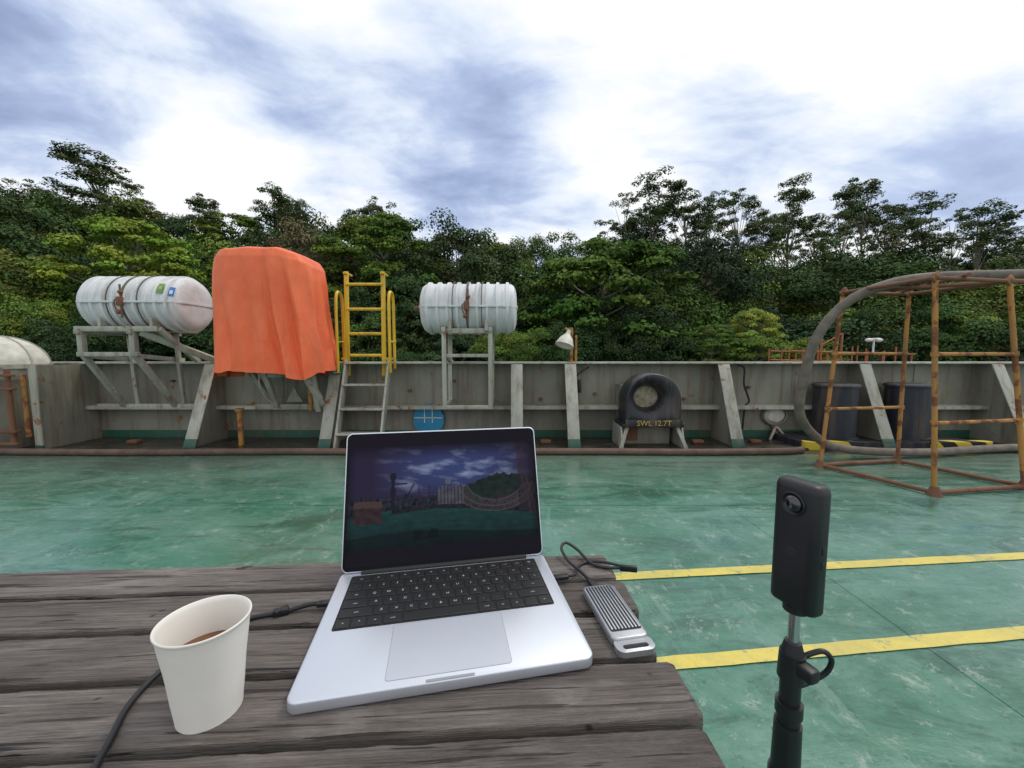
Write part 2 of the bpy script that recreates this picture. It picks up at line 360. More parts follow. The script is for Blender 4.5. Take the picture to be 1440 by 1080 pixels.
wc.tube([(3.45,5.88,1.15),(3.55,5.88,1.1),(3.56,5.88,.85),(3.66,5.9,.6),(3.6,5.9,.5),(3.58,5.9,.15)],.014).box((1.03,5.86,.83),(.05,.05,.2),None,.01).done()
cr_=P('wall_clips',M_rust,bw)
for x,z in ((-5.3,.9),(-3.1,.85),(-1.6,.75),(.45,.62),(1.3,.7),(2.7,.62),(3.7,.8),(-.9,.9),(5.0,.62)): cr_.box((x,5.99,z),(.05,.05,.035),None,.005)
for x in (-5.6,-1.5,.5,2.75,3.6): cr_.box((x,5.62,.03),(.16,.10,.05),None,.012)
cr_.done()
es=empty('exit_sign'); P('panel',M_green,es).box((-2.57,5.66,1.10),(.16,.01,.15),None,.002).done()
P('pictogram',M_whitep,es).box((-2.57,5.652,1.13),(.05,.004,.06)).box((-2.57,5.652,1.05),(.11,.004,.015)).beam((-2.60,5.651,1.12),(-2.54,5.651,1.16),.012,.004,0).done()

# ------------------------------------------------------------ life rafts
def raft(cx,cy,cz,L,r,tilt,rackfn):
    e=empty('life_raft_canister',(cx,cy,cz),tilt)
    h=L/2
    ribs=[-.80,-.60,-.40,-.20,0,.20,.40,.60,.80]
    prof=[(-h,0.001),(-h+.004,r*.45),(-h+.010,r*.62),(-h+.022,r*.76),(-h+.045,r*.88),(-h+.08,r*.945)]
    for k in ribs:
        x=k*h
        prof+= [(x-.026,r*.965),(x-.017,r*1.03),(x+.017,r*1.03),(x+.026,r*.965)]
    prof+=[(-a,b) for a,b in [(-h+.08,r*.945),(-h+.045,r*.88),(-h+.022,r*.76),(-h+.010,r*.62),(-h+.004,r*.45),(-h,.001)]]
    P('shell',M_white,e).lathe(prof,lambda x,a,b:(x,a,b),56).done(28)
    P('shell_flange',M_white,e).prism(rrect(L+.016,2*r*1.06,.20),XY,-.012,.012).done()
    st=P('lashing_straps',M_strap,e)
    for x,wd in ((.0,.016),(-.145*L,.006),(.145*L,.006)):
        st.lathe([(x-wd,r*1.02),(x-wd,r*1.05),(x+wd,r*1.05),(x+wd,r*1.02)],lambda h_,a,b:(h_,a,b),48)
    st.done()
    rl=P('hydrostatic_release',M_rust,e); rl.box((.0,-r*1.08,.0),(.07,.05,.12),None,.01).cyl((.02,-r*1.09,-.22),(.02,-r*1.09,.22),.012).sph((.02,-r*1.09,.12),.03).sph((-.02,-r*1.09,-.14),.03)
    rl.tube([(0,-r*1.09,.05),(-.06,-r*1.12,.0),(-.04,-r*1.12,-.1),(0,-r*1.09,-.12)],.008).cyl((-h-.08,-.05,.0),(-h+.02,-.05,.0),.025).sph((-h-.07,-.05,0),.04).done()
    rackfn(e,cx,cy,cz); return e
def patch(parent,name,mat,x0,x1,a0,a1,r,r2=None):
    p=P(name,mat,parent); n=6; r2=r2 or r
    p.loops([[(x,-rr*math.cos(a0+(a1-a0)*i/n),rr*math.sin(a0+(a1-a0)*i/n)) for i in range(n+1)] for x,rr in ((x0,r),(x1,r2))],closed=False); p.done(80,False)
def rack1(e,cx,cy,cz):
    k=P('cradle_frame',M_wallL,e); L=lambda x,y,z:(x-cx,y-cy,z-cz)
    for y in (5.22,5.85):
        k.beam(L(-5.86,y,1.66),L(-4.75,y,1.66),.07,.07)
    for x in (-5.8,-5.1):
        k.beam(L(x,5.15,1.62),L(x,5.95,1.62),.06); k.beam(L(x,5.22,1.66),L(x,5.22,1.30),.07)
        k.beam(L(x,5.22,1.30),L(x,5.98,1.22),.06)
        k.beam(L(x,5.22,1.32),L(x-.1 if x<-5.5 else x-.02,5.82,.53),.065); k.beam(L(x+.07,5.80,1.62),L(x+.07,5.86,.53),.05)
    k.beam(L(-5.86,5.22,1.32),L(-5.05,5.22,1.32),.06)
    k.beam(L(-5.0,5.22,1.62),L(-4.45,5.8,1.22),.09,.05); k.beam(L(-4.75,5.22,1.66),L(-4.75,5.85,1.2),.06)
    for x in (-5.55,-4.85):
        k.prism([(-.36,-.36),(.36,-.36),(.36,-.20),(.28,-.29),(.16,-.35),(0,-.385),(-.16,-.35),(-.28,-.29),(-.36,-.20)],YZ,x-cx-.02,x-cx+.02)
    k.beam(L(-6.3,5.82,.53),L(-4.7,5.82,.53),.07,.05)
    k.done()
r1=raft(-5.19,5.58,2.02,1.42,.385,R(0),rack1)
patch(r1,'sticker_green',M_syel,.455,.54,.30,.66,.385*1.04); patch(r1,'sticker_mark',M_yt,.475,.52,.40,.54,.385*1.046)
patch(r1,'sticker_blue',M_sblue,.60,.665,.20,.56,.385*.985,.385*.94); patch(r1,'sticker_mark_white',M_whitep,.615,.65,.28,.42,.385*.99,.385*.96)
def rack2(e,cx,cy,cz):
    k=P('cradle_frame',M_wallL,e); L=lambda x,y,z:(x-cx,y-cy,z-cz)
    for y in (5.36,5.86):
        for x in (-.94,-.30): k.beam(L(x,y,1.62),L(x,y,.58),.06)
        k.beam(L(-.97,y,1.64),L(-.27,y,1.64),.07); k.beam(L(-.94,y,1.30),L(-.30,y,1.30),.045)
    k.beam(L(-.97,5.36,.58),L(-.27,5.36,.58),.05)
    for x in (-.94,-.30):
        k.beam(L(x,5.36,.6),L(x,6.0,.6),.05); k.beam(L(x,5.36,1.3),L(x,6.0,1.2),.05); k.beam(L(x,5.3,1.66),L(x,5.9,1.66),.06)
    for x in (-.85,-.35):
        k.prism([(-.34,-.33),(.34,-.33),(.34,-.18),(.27,-.27),(.16,-.33),(0,-.365),(-.16,-.33),(-.27,-.27),(-.34,-.18)],YZ,x-cx-.02,x-cx+.02)
    k.done()
raft(-.61,5.62,1.97,1.36,.36,0,rack2)

# ------------------------------------------------------------ orange cover
cv=empty('covered_davit_winch')
p=P('tarpaulin_cover',M_tarp,cv); NT,NS=420,120; loops=[]
prof=[(0,.02,2.72),(.03,.35,2.72),(.06,.64,2.71),(.09,.78,2.68),(.13,.86,2.58),(.22,.89,2.4),(.4,.90,2.1),(.6,.90,1.75),(.8,.92,1.42),(1,.95,1.05)]
def pr(t):
    for a,b in zip(prof,prof[1:]):
        if t<=b[0]:
            k=(t-a[0])/(b[0]-a[0]); return a[1]+(b[1]-a[1])*k, a[2]+(b[2]-a[2])*k
    return prof[-1][1:]
# folds: (x position on the front at mid height, drift, width, depth, start, phase); negative depth = furrow
ffold=[(-.62,-.05,.05,.07,.15,1),(-.44,.10,.035,-.07,.35,2),(-.30,-.10,.05,.09,.30,3),(-.10,.12,.04,-.09,.10,4),(.02,.16,.055,.13,.06,5),(.17,.22,.04,-.12,.08,1),
       (.27,.20,.05,.15,.05,2),(.40,.26,.035,-.12,.12,0),(.50,.16,.045,.14,.08,4),(.63,.08,.035,-.10,.2,3),(-.20,.0,.03,.06,.6,2),(-.52,.02,.03,.06,.65,5),(.10,-.05,.03,.06,.6,0)]
sfold=[(-.28,.12,.05,.14,.05,1),(-.12,-.08,.04,-.12,.1,2),(.02,.10,.05,.13,.1,3),(.20,.0,.045,-.10,.2,4),(.34,.05,.05,.10,.2,5)]
def foldsum(fs_,q,t):
    f=0
    for x0,dr,wd,am,t0,ph in fs_:
        if t<=t0: continue
        d=q-x0-dr*(t-.5)-.02*math.sin(t*6+ph)
        f+=am*((t-t0)/(1-t0))**.65*math.exp(-(abs(d)/(wd*(1+.5*t)))**1.5)
    return f
for i in range(NS+1):
    t=(i/NS)**1.15; sc,z=pr(t); lp=[]
    for j in range(NT):
        th=2*math.pi*j/NT; c,s=math.cos(th),math.sin(th); ex=.46
        x=abs(c)**ex*(1 if c>0 else -1)*.72; y=abs(s)**ex*(1 if s>0 else -1)*.45
        wf=min(1,max(0,abs(s)*1.6-.25)); wsd=min(1,max(0,abs(c)*1.6-.45))
        dy=foldsum(ffold,x*sc*1.0,t)*wf*(1 if s>0 else -1)*.75; dx_=foldsum(sfold,y,t)*wsd*(1 if c>0 else -1)*.6
        n1_=noise.noise(Vector((c*1.8,s*1.8,z*.6))); n3_=noise.noise(Vector((x*5+9,y*5,z*1.8)))
        fac=sc+max(0,t-.06)**.6*(.07*n1_+.022*n3_)
        sh=.26*max(0,x*sc-.24)**1.05+.06*max(0,-x*sc-.5)
        zz=z-(sh if t<.45 else sh*max(0,1-(t-.45)/.3))
        hem=.05*math.sin(th*3+1)+.04*noise.noise(Vector((c*4+3,s*4,1)))
        zz+=hem*max(0,t-.75)*4 + .02*noise.noise(Vector((x*4*sc,y*4*sc,z*3)))
        lp.append((-3.27+x*fac+dx_-.03*(1-t),5.42+y*fac+dy,zz))
    loops.append(lp)
p.loops(loops,cap0=True); cvo=p.done(75)
k=P('davit_frame',M_wallL,cv)
k.beam((-3.75,5.3,1.3),(-3.62,5.85,.53),.07).beam((-3.45,5.25,1.3),(-3.45,5.6,.55),.07).beam((-2.95,5.2,1.3),(-2.72,5.5,.6),.08).beam((-2.80,5.3,1.3),(-2.78,5.5,.5),.07)
k.beam((-3.9,5.82,.53),(-2.6,5.82,.53),.06).beam((-3.8,5.3,1.25),(-2.7,5.3,1.25),.08)
k.prism([(-3.42,.60),(-3.18,.60),(-3.30,.82)],XZ,5.80,5.82).cyl((-3.3,5.4,1.0),(-3.3,5.4,2.4),.12).done()
P('rope_tail',M_rope,cv).tube([(-3.35,5.1,1.1),(-3.36,5.12,.85),(-3.3,5.3,.6)],.008).done()

# ------------------------------------------------------------ ladder
ld=empty('boarding_ladder'); y=P('yellow_ladder',M_yel,ld)
for x in (-2.44,-1.90):
    y.beam((x,5.72,1.0),(x,5.78,2.53),.06,.035).beam((x,5.72,2.50),(x,5.95,2.50),.05,.03)
for z in (1.62,1.98,2.34,1.30): y.cyl((-2.44,5.75,z),(-1.90,5.75,z),.022,seg=12)
for x in (-2.53,-1.77):
    y.tube([(x,5.60,1.05),(x,5.60,1.9),(x,5.62,2.15),(x,5.70,2.22),(x,5.80,2.15),(x,5.82,1.9),(x,5.82,1.1)],.022)
    y.cyl((x,5.60,1.5),(x,5.82,1.5),.014,seg=10)
    y.beam((x,5.72,1.25),(-2.44 if x<-2.2 else -1.9,5.74,1.25),.03)
y.done()
g=P('grey_steps',M_wallL,ld)
for x in (-2.42,-1.80): g.beam((x,5.18,0.0),(x,5.66,1.22),.03,.12)
for z in (.22,.55,.88,1.19):
    yy=5.18+.48*z/1.22; g.box((-2.11,yy,z),(.62,.17,.025),None,.004)
g.done()

# ------------------------------------------------------------ floodlight
fl_=empty('floodlight'); P('post',M_rustpipe,fl_).cyl((.90,5.86,1.19),(.90,5.86,1.72),.022).cyl((.90,5.86,1.68),(.80,5.84,1.70),.018).beam((.97,5.86,1.19),(.97,5.86,1.6),.03).box((.9,5.86,1.2),(.12,.1,.02)).done()
d=Vector((-.30,-.25,-.9)).normalized(); q=d.to_track_quat('Z','Y').to_matrix(); c0=Vector((.84,5.82,1.62))
P('shade',M_lampw,fl_).lathe([(-.06,.001),(-.06,.03),(.0,.035),(.03,.06),(.08,.10),(.17,.135),(.19,.145),(.19,.13),(.10,.09)],lambda h,a,b:c0+q@Vector((a,b,h)),32).done()
P('lamp_glass',M_whitep,fl_).lathe([(.18,.001),(.18,.125)],lambda h,a,b:c0+q@Vector((a,b,h)),32).done()

# ------------------------------------------------------------ chock
ck=empty('mooring_chock'); cx,cz=1.97,.66; n=64
def arch(s):
    o=[]
    for j in range(n):
        a=2*math.pi*j/n; c,s_=math.cos(a),math.sin(a)
        rr=.39 if s_>=0 else min(.39/max(abs(c),1e-4),.31/max(abs(s_),1e-4))
        o.append((c*rr*s,s_*rr*s))
    return o
def ell(rx,rz,ox=-.05,oz=.05): return [(ox+rx*math.cos(2*math.pi*j/n),oz+rz*math.sin(2*math.pi*j/n)) for j in range(n)]
mk=lambda pts,y:[(cx+a,y,cz+b) for a,b in pts]
P('chock_casting',M_black,ck).loops([mk(arch(1),5.66),mk(arch(1),5.33),mk(arch(.985),5.31),mk(arch(.95),5.30),mk(ell(.27,.25),5.315),mk(ell(.225,.20),5.36),mk(ell(.19,.165),5.43),mk(ell(.18,.155),5.52)]).done(50)
P('chock_back',M_tan,ck).box((cx,5.525,cz+.05),(.5,.01,.45)).done()
P('chock_neck',M_wall,ck).box((cx,5.83,cz-.05),(.7,.33,.5)).done()
P('chock_shelf',M_black,ck).box((cx,5.5,.325),(.86,.42,.05),None,.01).box((cx,5.285,.36),(.80,.03,.11),None,.008).done()
kk=P('chock_pedestal',M_wallL,ck)
kk.prism([(5.24,0),(5.36,.3),(5.8,.3),(5.8,0)],YZ,cx-.44,cx-.42).prism([(5.24,0),(5.36,.3),(5.8,.3),(5.8,0)],YZ,cx+.42,cx+.44)
kk.beam((cx-.46,5.26,0.0),(cx-.35,5.34,.3),.05,.02).beam((cx+.46,5.26,0),(cx+.35,5.34,.3),.05,.02).done()
P('pedestal_plate',M_wall,ck).box((cx,5.60,.15),(.70,.02,.30)).done()
P('pedestal_rust',M_rust,ck).box((cx-.2,5.585,.17),(.16,.01,.24)).done()
t=P('load_text',M_yt,ck); addtext(t,'SWL 12.7T',.105,Matrix.Translation((cx+.0,5.266,.362))@Matrix.Rotation(R(90),4,'X')); t.done()

# ------------------------------------------------------------ bollards
bo=empty('mooring_bollards')
b=P('bollard_posts',M_navy,bo)
for x in (4.78,5.86):
    b.lathe([(.09,.001),(.09,.30),(.12,.30),(.125,.262),(.84,.262),(.845,.285),(.87,.285),(.885,.27),(.885,.001)],lambda h,a,c:(x+a,5.66+c,h),40)
b.done()
P('bollard_base',M_navy,bo).prism(rrect(2.5,.74,.16,5.32,5.66),XY,.0,.09).done()
hz=P('hazard_edge',M_haz,bo)
for (x0,x1) in ((4.05,4.75),(5.85,6.65)):
    hz.prism(rrect(x1-x0,.12,.05,(x0+x1)/2,5.27),XY,.004,.115)
hz.done()

# ------------------------------------------------------------ hoses
P('cargo_hose',M_hose).tube([(8.2,3.9,2.20),(6.4,3.95,2.17),(5.2,4.0,2.14),(4.3,4.08,2.12),(3.87,4.15,2.03),(3.6,4.25,1.85),(3.4,4.32,1.51),(3.33,4.38,1.06),(3.38,4.48,.64),(3.68,4.6,.33),(4.2,4.78,.13),(5.28,4.86,.065),(7.0,5.12,.065),(9.5,5.0,.065)],.050,14).done()
P('deck_hose',M_hoseb).tube([(-12,4.95,.045),(-7,4.97,.045),(-5,4.93,.045),(-3,4.98,.045),(-1,4.96,.045),(1,4.98,.045),(2.5,4.95,.045),(3.6,5.0,.045),(3.9,5.08,.045)],.043,12).done()

# ------------------------------------------------------------ cage
cg=empty('metal_cage_frame'); b0=[(3.62,4.43),(3.98,3.53),(5.06,3.70),(4.70,4.60)]; b1=[(3.75,4.43),(3.83,3.55),(4.72,3.72),(4.62,4.55)]; H=2.02
pp=P('pipes',M_rustpipe,cg)
def at(i,z):
    k=z/H; return (b0[i][0]+(b1[i][0]-b0[i][0])*k,b0[i][1]+(b1[i][1]-b0[i][1])*k,z)
for i in range(4):
    pp.cyl(at(i,0.02),at(i,H+.04),.021,seg=12)
    pp.cyl(at(i,.67),at(i,.71),.03,seg=10); pp.cyl(at(i,1.31),at(i,1.35),.03,seg=10)
for i,j in ((0,3),(1,2)):
    for z in (.69,1.33): pp.cyl(at(i,z),at(j,z),.018,seg=12)
pp.done()
pp=P('rusty_rails',M_rust,cg)
for i in range(4):
    j=(i+1)%4; pp.cyl(at(i,.03),at(j,.03),.021,seg=12).cyl(at(i,H),at(j,H),.02,seg=12); pp.sph(at(i,H),.034)
    a=Vector(at(i,0)); pp.cyl(a,a+Vector((0,0,.09)),.06,.03,seg=10)
pp.cyl(at(0,H),at(2,H),.02,seg=10).cyl(Vector(at(1,H))+Vector((.3,.0,.03)),Vector(at(3,H))+Vector((0,.2,.03)),.018,seg=10)
pp.cyl(Vector(at(2,H)),Vector(at(2,H))+Vector((2.5,.3,.05)),.022,seg=10)
for i in range(4):
    a=Vector(at(i,H)); pp.beam(a+Vector((-.05,-.03,-.03)),a+Vector((.06,.03,.05)),.05,.02)
pp.done()

# ------------------------------------------------------------ left vent
dv=empty('deck_ventilator')
P('dome',M_lampw,dv).sph((-7.33,5.5,1.16),.48,(1,1,.86),40).done()
dr=P('dome_ribs',M_wallL,dv).lathe([(1.12,.48),(1.12,.53),(1.18,.53),(1.18,.48)],lambda h,a,b:(-7.33+a,5.5+b,h),40)
for a in range(0,180,45):
    c,s=math.cos(R(a)),math.sin(R(a)); dr.tube([(-7.33+c*.485*math.cos(u),5.5+s*.485*math.cos(u),1.16+.418*math.sin(u)) for u in [math.pi*i/12 for i in range(13)]],.010,6,2)
dr.done()
P('trunk',M_wall,dv).cyl((-7.33,5.5,0),(-7.33,5.5,1.14),.42,seg=36).done()
q_=P('rusty_clamps',M_rust,dv)
for x in (-6.95,-6.70): q_.cyl((x,5.1,.1),(x,5.1,1.12),.03)
for z in (.12,.28,.86,1.04): q_.box((-6.83,5.1,z),(.40,.07,.035),None,.008)
q_.done()

# ------------------------------------------------------------ shore gangway
gw=empty('shore_gangway'); p=P('handrails',M_orange,gw)
x0,x1,Y0=8.3,12.0,11.5
for z in (1.30,1.58):
    for yy in (Y0,Y0+.9): p.cyl((x0,yy,z-.2),(x1,yy,z-.3),.022,seg=8)
for i in range(9):
    x=x0+(x1-x0)*i/8+random.uniform(-.12,.12)
    for yy in (Y0,Y0+.9): p.cyl((x,yy,.2),(x,yy,1.45+random.uniform(-.15,.1)),.02,seg=8)
p.beam((x0,Y0,.85),(x1,Y0,.75),.12,.06).beam((x0,Y0+.9,.85),(x1,Y0+.9,.75),.12,.06)
for x in (9.2,9.8): p.cyl((x,Y0,.8),(x,Y0,1.9),.03,seg=8)
p.cyl((9.2,Y0,1.55),(9.8,Y0,1.9),.02,seg=8).done()
P('trestle',M_rust,gw).box((10.2,Y0+.45,-2.2),(.3,.9,6),None,.02).done()
P('gangway_lamp',M_whitep,gw).cyl((10.75,Y0,1.3),(10.75,Y0,1.75),.025,seg=8).cyl((10.6,Y0,1.72),(10.9,Y0,1.74),.03,seg=8).sph((10.6,Y0,1.70),.09,(1,1,.7)).sph((10.9,Y0,1.70),.09,(1,1,.7)).done()

# ------------------------------------------------------------ table
ta=R(3.3); TZ=1.004
tb=empty('wooden_table',(.158,.636,TZ),ta)
for i in range(8):
    y0=-.0765*i
    s=P('slat',M_wood,tb); ex=[.0,.006,-.003,.009,.002,.012,0,.004][i]; Ls=1.6+ex; K=260; lps=[]
    for k in range(K+1):
        u=k/K; x=ex-Ls*u
        e1=.0013*noise.fractal(Vector((x*22,i*7,0)),1,2,3)+.0007*noise.noise(Vector((x*150,i,3))); e2=.0013*noise.fractal(Vector((x*22,i*7,9)),1,2,3)+.0007*noise.noise(Vector((x*150,i,8))); zt=.0006*noise.noise(Vector((x*9,i,5)))
        a,b_=y0-.0006+e1,y0-.0674+e2; bv=.0030+.0014*noise.noise(Vector((x*40,i,4)))
        if k in (0,K): a-=.002; b_+=.002; zt-=.002
        lps.append([(x,a,-.028),(x,a,-bv+zt),(x,a-bv*.35,-bv*.35+zt),(x,a-bv,zt),(x,b_+bv,zt),(x,b_+bv*.35,-bv*.35+zt),(x,b_,-bv+zt),(x,b_,-.028)])
    s.loops(lps,True,True); s.done(50)
s=P('cross_beam',M_wood,tb)
for x in (-.09,-.75,-1.5): s.box((x,-.30,-.054),(.07,.60,.05),Matrix.Identity(3),.004)
for x in (-.12,-1.5):
    for yy in (-.06,-.55): s.box((x,yy,-.54),(.07,.07,.92),None,.004)
s.box((-.8,-.3,-.60),(1.4,.05,.07),None,.004); s.done()

# ------------------------------------------------------------ laptop
lw,ldp=.3126,.2212
lp=empty('laptop',(-.216,.3365,TZ),R(10.6))
b=P('base',M_alu,lp); th=.0125
def slab(p,w,h,r,cx,cy,z0,z1,bv=.002,fn=XY):
    p.loops([[fn(a,b_,z) for a,b_ in rrect(w-2*i,h-2*i,max(r-i,.0005),cx,cy,8)] for i,z in ((bv,z0),(bv*.3,z0+bv*.3),(0,z0+bv),(0,z1-bv),(bv*.3,z1-bv*.3),(bv,z1))],True,True)
slab(b,lw,ldp,.011,lw/2,ldp/2,.0015,.0015+th,.0016); b.done(50)
TOP=.0015+th
P('feet',M_blk,lp).cyl((.03,.03,0),(.03,.03,.002),.008).cyl((.28,.03,0),(.28,.03,.002),.008).cyl((.03,.19,0),(.03,.19,.002),.008).cyl((.28,.19,0),(.28,.19,.002),.008).done()
P('thumb_notch',M_alud,lp).prism(rrect(.05,.0032,.0015,lw/2,.0024),XY,TOP+.0001,TOP+.0004).done()
kw=.274; kx=(lw-kw)/2; ky0=.0955; kp=kw/14.5; rp=.0186
P('keyboard_well',M_well,lp).prism(rrect(kw+.003,rp*6+.003,.003,lw/2,ky0+rp*3),XY,TOP+.0001,TOP+.0003).done()
rows=[[1,1,1,1.25,5,1.25,1,1,1,1],[2.25]+[1]*10+[2.25],[1.75]+[1]*11+[1.75],[1.5]+[1]*12+[1],[1]*13+[1.5],[1.5]+[1]*12+[1]]
labels=[['fn','^','alt','cmd','','cmd','alt','<','','>'],['shift']+list('ZXCVBNM,./')[:10]+['shift'],['caps']+list("ASDFGHJKL;'")+['ret'],['tab']+list('QWERTYUIOP[]')+['\\'],list('`1234567890-=')+['del'],['esc']+['F%d'%i for i in range(1,13)]+['O']]
ks=P('keys',M_key,lp); lg=P('key_legends',M_leg,lp)
for ri,(row,lab) in enumerate(zip(rows,labels)):
    x=kx; y=ky0+ri*rp
    for wv,lb in zip(row,lab):
        ww=wv*kp; g=.0013
        pts=lambda i:rrect(ww-2*g-2*i,rp-2*g-2*i,.0018,x+ww/2,y+rp/2,3)
        ks.loops([[(a,b_,z) for a,b_ in pts(i)] for i,z in ((0,TOP+.0003),(0,TOP+.0010),(.0004,TOP+.0013))],False,True)
        if lb: addtext(lg,lb,.0055 if len(lb)==1 else .0034,Matrix.Translation((x+ww/2,y+rp/2,TOP+.0014)))
        x+=ww
ks.done(30); lg.done()
P('trackpad_groove',M_alud,lp).prism(rrect(.1318,.0828,.004,lw/2,.0505),XY,TOP+.00005,TOP+.0002).done()
P('trackpad',M_pad,lp).prism(rrect(.1308,.0818,.0036,lw/2,.0505),XY,TOP+.0001,TOP+.0004).done()
P('ports',M_blk,lp).box((-.0002,.175,.008),(.0014,.010,.0035),None,.0003).box((-.0002,.155,.008),(.0014,.010,.0035),None,.0003).box((lw+.0002,.16,.008),(.0014,.010,.0035),None,.0003).done()
P('hinge',M_blk,lp).cyl((.03,ldp-.006,TOP+.0005),(lw-.03,ldp-.006,TOP+.0005),.0045).done()
lid=empty('lid'); lid.parent=lp; lid.location=(0,ldp-.005,TOP+.001); lid.rotation_euler=(R(-19),0,0)
LH=.2105
p=P('lid_shell',M_alu,lid); slab(p,lw,LH,.010,lw/2,LH/2,0,.0045,.0012,XZ); p.done(50)
P('bezel',M_bezel,lid).prism(rrect(lw-.004,LH-.004,.0085,lw/2,LH/2),XZ,-.0006,-.0001).done()
def fr_(x,y,z,o=5): return noise.fractal(Vector((x,y,z)),1,2,o)
def pic(u,v):
    # dim 360-degree panorama photograph of this same ship's deck, dark bars above and below
    if v<.11 or v>.90: return (.0035,.0025,.005)
    hz=.49+.02*math.sin(u*7+1)
    base=np.array((.010,.0075,.020))
    if v>hz:
        k=max(0,1-((u-.56)/.44)**2)*max(0,1-((v-.70)/.22)**2)
        base=np.array((.011,.008,.022))+k*np.array((.008,.020,.062))
        cl=max(0,fr_(u*7+v*4,v*13,0)*1.2+.02)*k
        base=base+cl*np.array((.12,.14,.18))
    n2=fr_(u*24,v*24,3,4); n3=fr_(u*70,v*40,5,3)
    rr=math.hypot((u-.775)*.95,(v-.60)*.9)
    if u>.40 and v>hz-.06 and v<hz+.01+.12*max(0,1-((u-.80)/.26)**2)+.022*fr_(u*30,v*8,1,4)+.01: base=np.array((.005,.010,.009))*(1+.7*n2)
    # deck machinery: low, dark and irregular, with one crane post
    sk=hz-.02+.055*max(0,fr_(u*11,0,2,4)+.25)
    if u<.50 and .33<v<sk: base=np.array((.008,.009,.014))*(1+1.2*max(-.8,n3+.4*n2))
    if abs(u-.225)<.011*(1+.4*math.sin(v*50)) and .38<v<.69: base=np.array((.005,.005,.011))
    if abs(v-.60)<.006 and .215<u<.30: base=np.array((.006,.006,.012))
    if abs(u-.30-(v-.5)*.35)<.0035 and .44<v<.60: base=np.array((.006,.006,.012))
    for a_ in (.06,.36,.415):
        if abs(u-a_)<.0022 and .44<v<.58: base=np.array((.010,.009,.014))
    # stacked louvred locker
    if .455<u<.60 and .40<v<.565-.012*((u*40)%1>.5): base=np.array((.036,.036,.050))*(.35+.65*((u*55)%1>.3))*(1+.5*n2)
    if math.hypot((u-.515),(v-.60)*.62)<.016: base=np.array((.050,.050,.064))
    dl=.38+.04*math.cos((u-.45)*5)
    if hz-.14<v<hz-.0 and u>.48 and v<.42+.05*math.sin(u*9): base=np.array((.011,.011,.013))*(1+n3)
    if v<dl: base=np.array((.0035,.0165,.0165))*(1+.25*n2+.25*fr_(u*9,v*40,7,4))*max(.35,1.1-(.30-v)*3)
    if v<.20+.03*math.sin(u*5): base=base*.45
    if v<dl and v>dl-.035 and u>.22: base=np.array((.006,.007,.009))*(1+n3)
    if .16<v<.24 and .33<u<.46 and n2>-.15: base=base*.4
    if .03<u<.17 and .30<v<.48-.12*abs(u-.08): base=np.array((.016,.010,.011))*(1+.5*n2)
    if .03<u<.17 and .43-.12*abs(u-.08)<v<.48-.12*abs(u-.08): base=np.array((.034,.020,.019))
    if .155<rr<.235 and v<.55 and u>.58:
        aa=math.atan2(v-.6,u-.775); base=base*.6+np.array((.009,.008,.009))*(1+n3)
        if (aa*16)%1<.18: base=np.array((.026,.022,.025))
    for r0,wd in ((.155,.003),(.20,.0035),(.235,.003)):
        if abs(rr-r0)<wd and v<.56 and u>.58: base=np.array((.036,.030,.033))
    if u>.905 and v>.30:
        base=base*.5+np.array((.004,.003,.005)); w_=u-.935-.03*math.sin(v*6)
        if abs(w_)<.003 or abs(w_-.03)<.003 or (0<w_<.03 and abs(((v*14)%1)-w_/.03)<.12): base=np.array((.024,.012,.016))
    e=1-max(0,v-.80)*6
    ed=min(1,min(u,1-u)*14+.45)
    return base*max(.35,e)*ed
gx,gy=380,250; W0,W1,H0,H1=.006,lw-.006,.008,LH-.006
vs=[];cs=[]
for j in range(gy+1):
    for i in range(gx+1):
        u,v=i/gx,j/gy; vs.append((W0+(W1-W0)*u,-.0009,H0+(H1-H0)*v)); c=pic(u,v); cs+= [float(max(0,c[0])),float(max(0,c[1])),float(max(0,c[2])),1]
fs=[(j*(gx+1)+i,j*(gx+1)+i+1,(j+1)*(gx+1)+i+1,(j+1)*(gx+1)+i) for j in range(gy) for i in range(gx)]
me=bpy.data.meshes.new('display'); me.from_pydata(vs,[],fs); a=me.color_attributes.new('pic','FLOAT_COLOR','POINT'); a.data.foreach_set('color',cs)
m,nt,b=newmat('display_panel'); at_=N(nt,'ShaderNodeAttribute'); at_.attribute_name='pic'
b.inputs['Base Color'].default_value=(.003,.0025,.004,1); b.inputs['Roughness'].default_value=.12; nt.links.new(at_.outputs['Color'],b.inputs['Emission Color']); b.inputs['Emission Strength'].default_value=1.5
b.inputs['Specular IOR Level'].default_value=.08
me.materials.append(m); link(bpy.data.objects.new('display',me),lid)

# ------------------------------------------------------------ cup
cp=empty('paper_cup',(-.2935,.347,TZ))
hc=.0925; r0,r1=.0258,.0362
P('cup_wall',M_cup,cp).lathe([(.004,.001),(.004,r0-.0005),(0,r0-.0005),(0,r0+.0004),(.003,r0+.0006)]+[(hc*k,r0+(r1-r0)*k+.0003*math.sin(k*9)) for k in (.1,.25,.4,.55,.7,.85,.95)]+[(hc-.002,r1+.0005),(hc-.0008,r1+.0014),(hc+.0004,r1+.0014),(hc+.0010,r1+.0006),(hc+.0004,r1-.0004)]+[(hc*k,r0+(r1-r0)*k-.0008) for k in (.95,.8,.6,.4,.2)]+[(.006,r0-.001),(.006,.001)],lambda h,a,b:(a*(1.03),b*.97,h),72).done(60)
P('coffee',M_coffee,cp).lathe([(.0585,.001),(.0585,r0+(r1-r0)*.63-.0012)],lambda h,a,b:(a*1.03,b*.97,h),64).done()

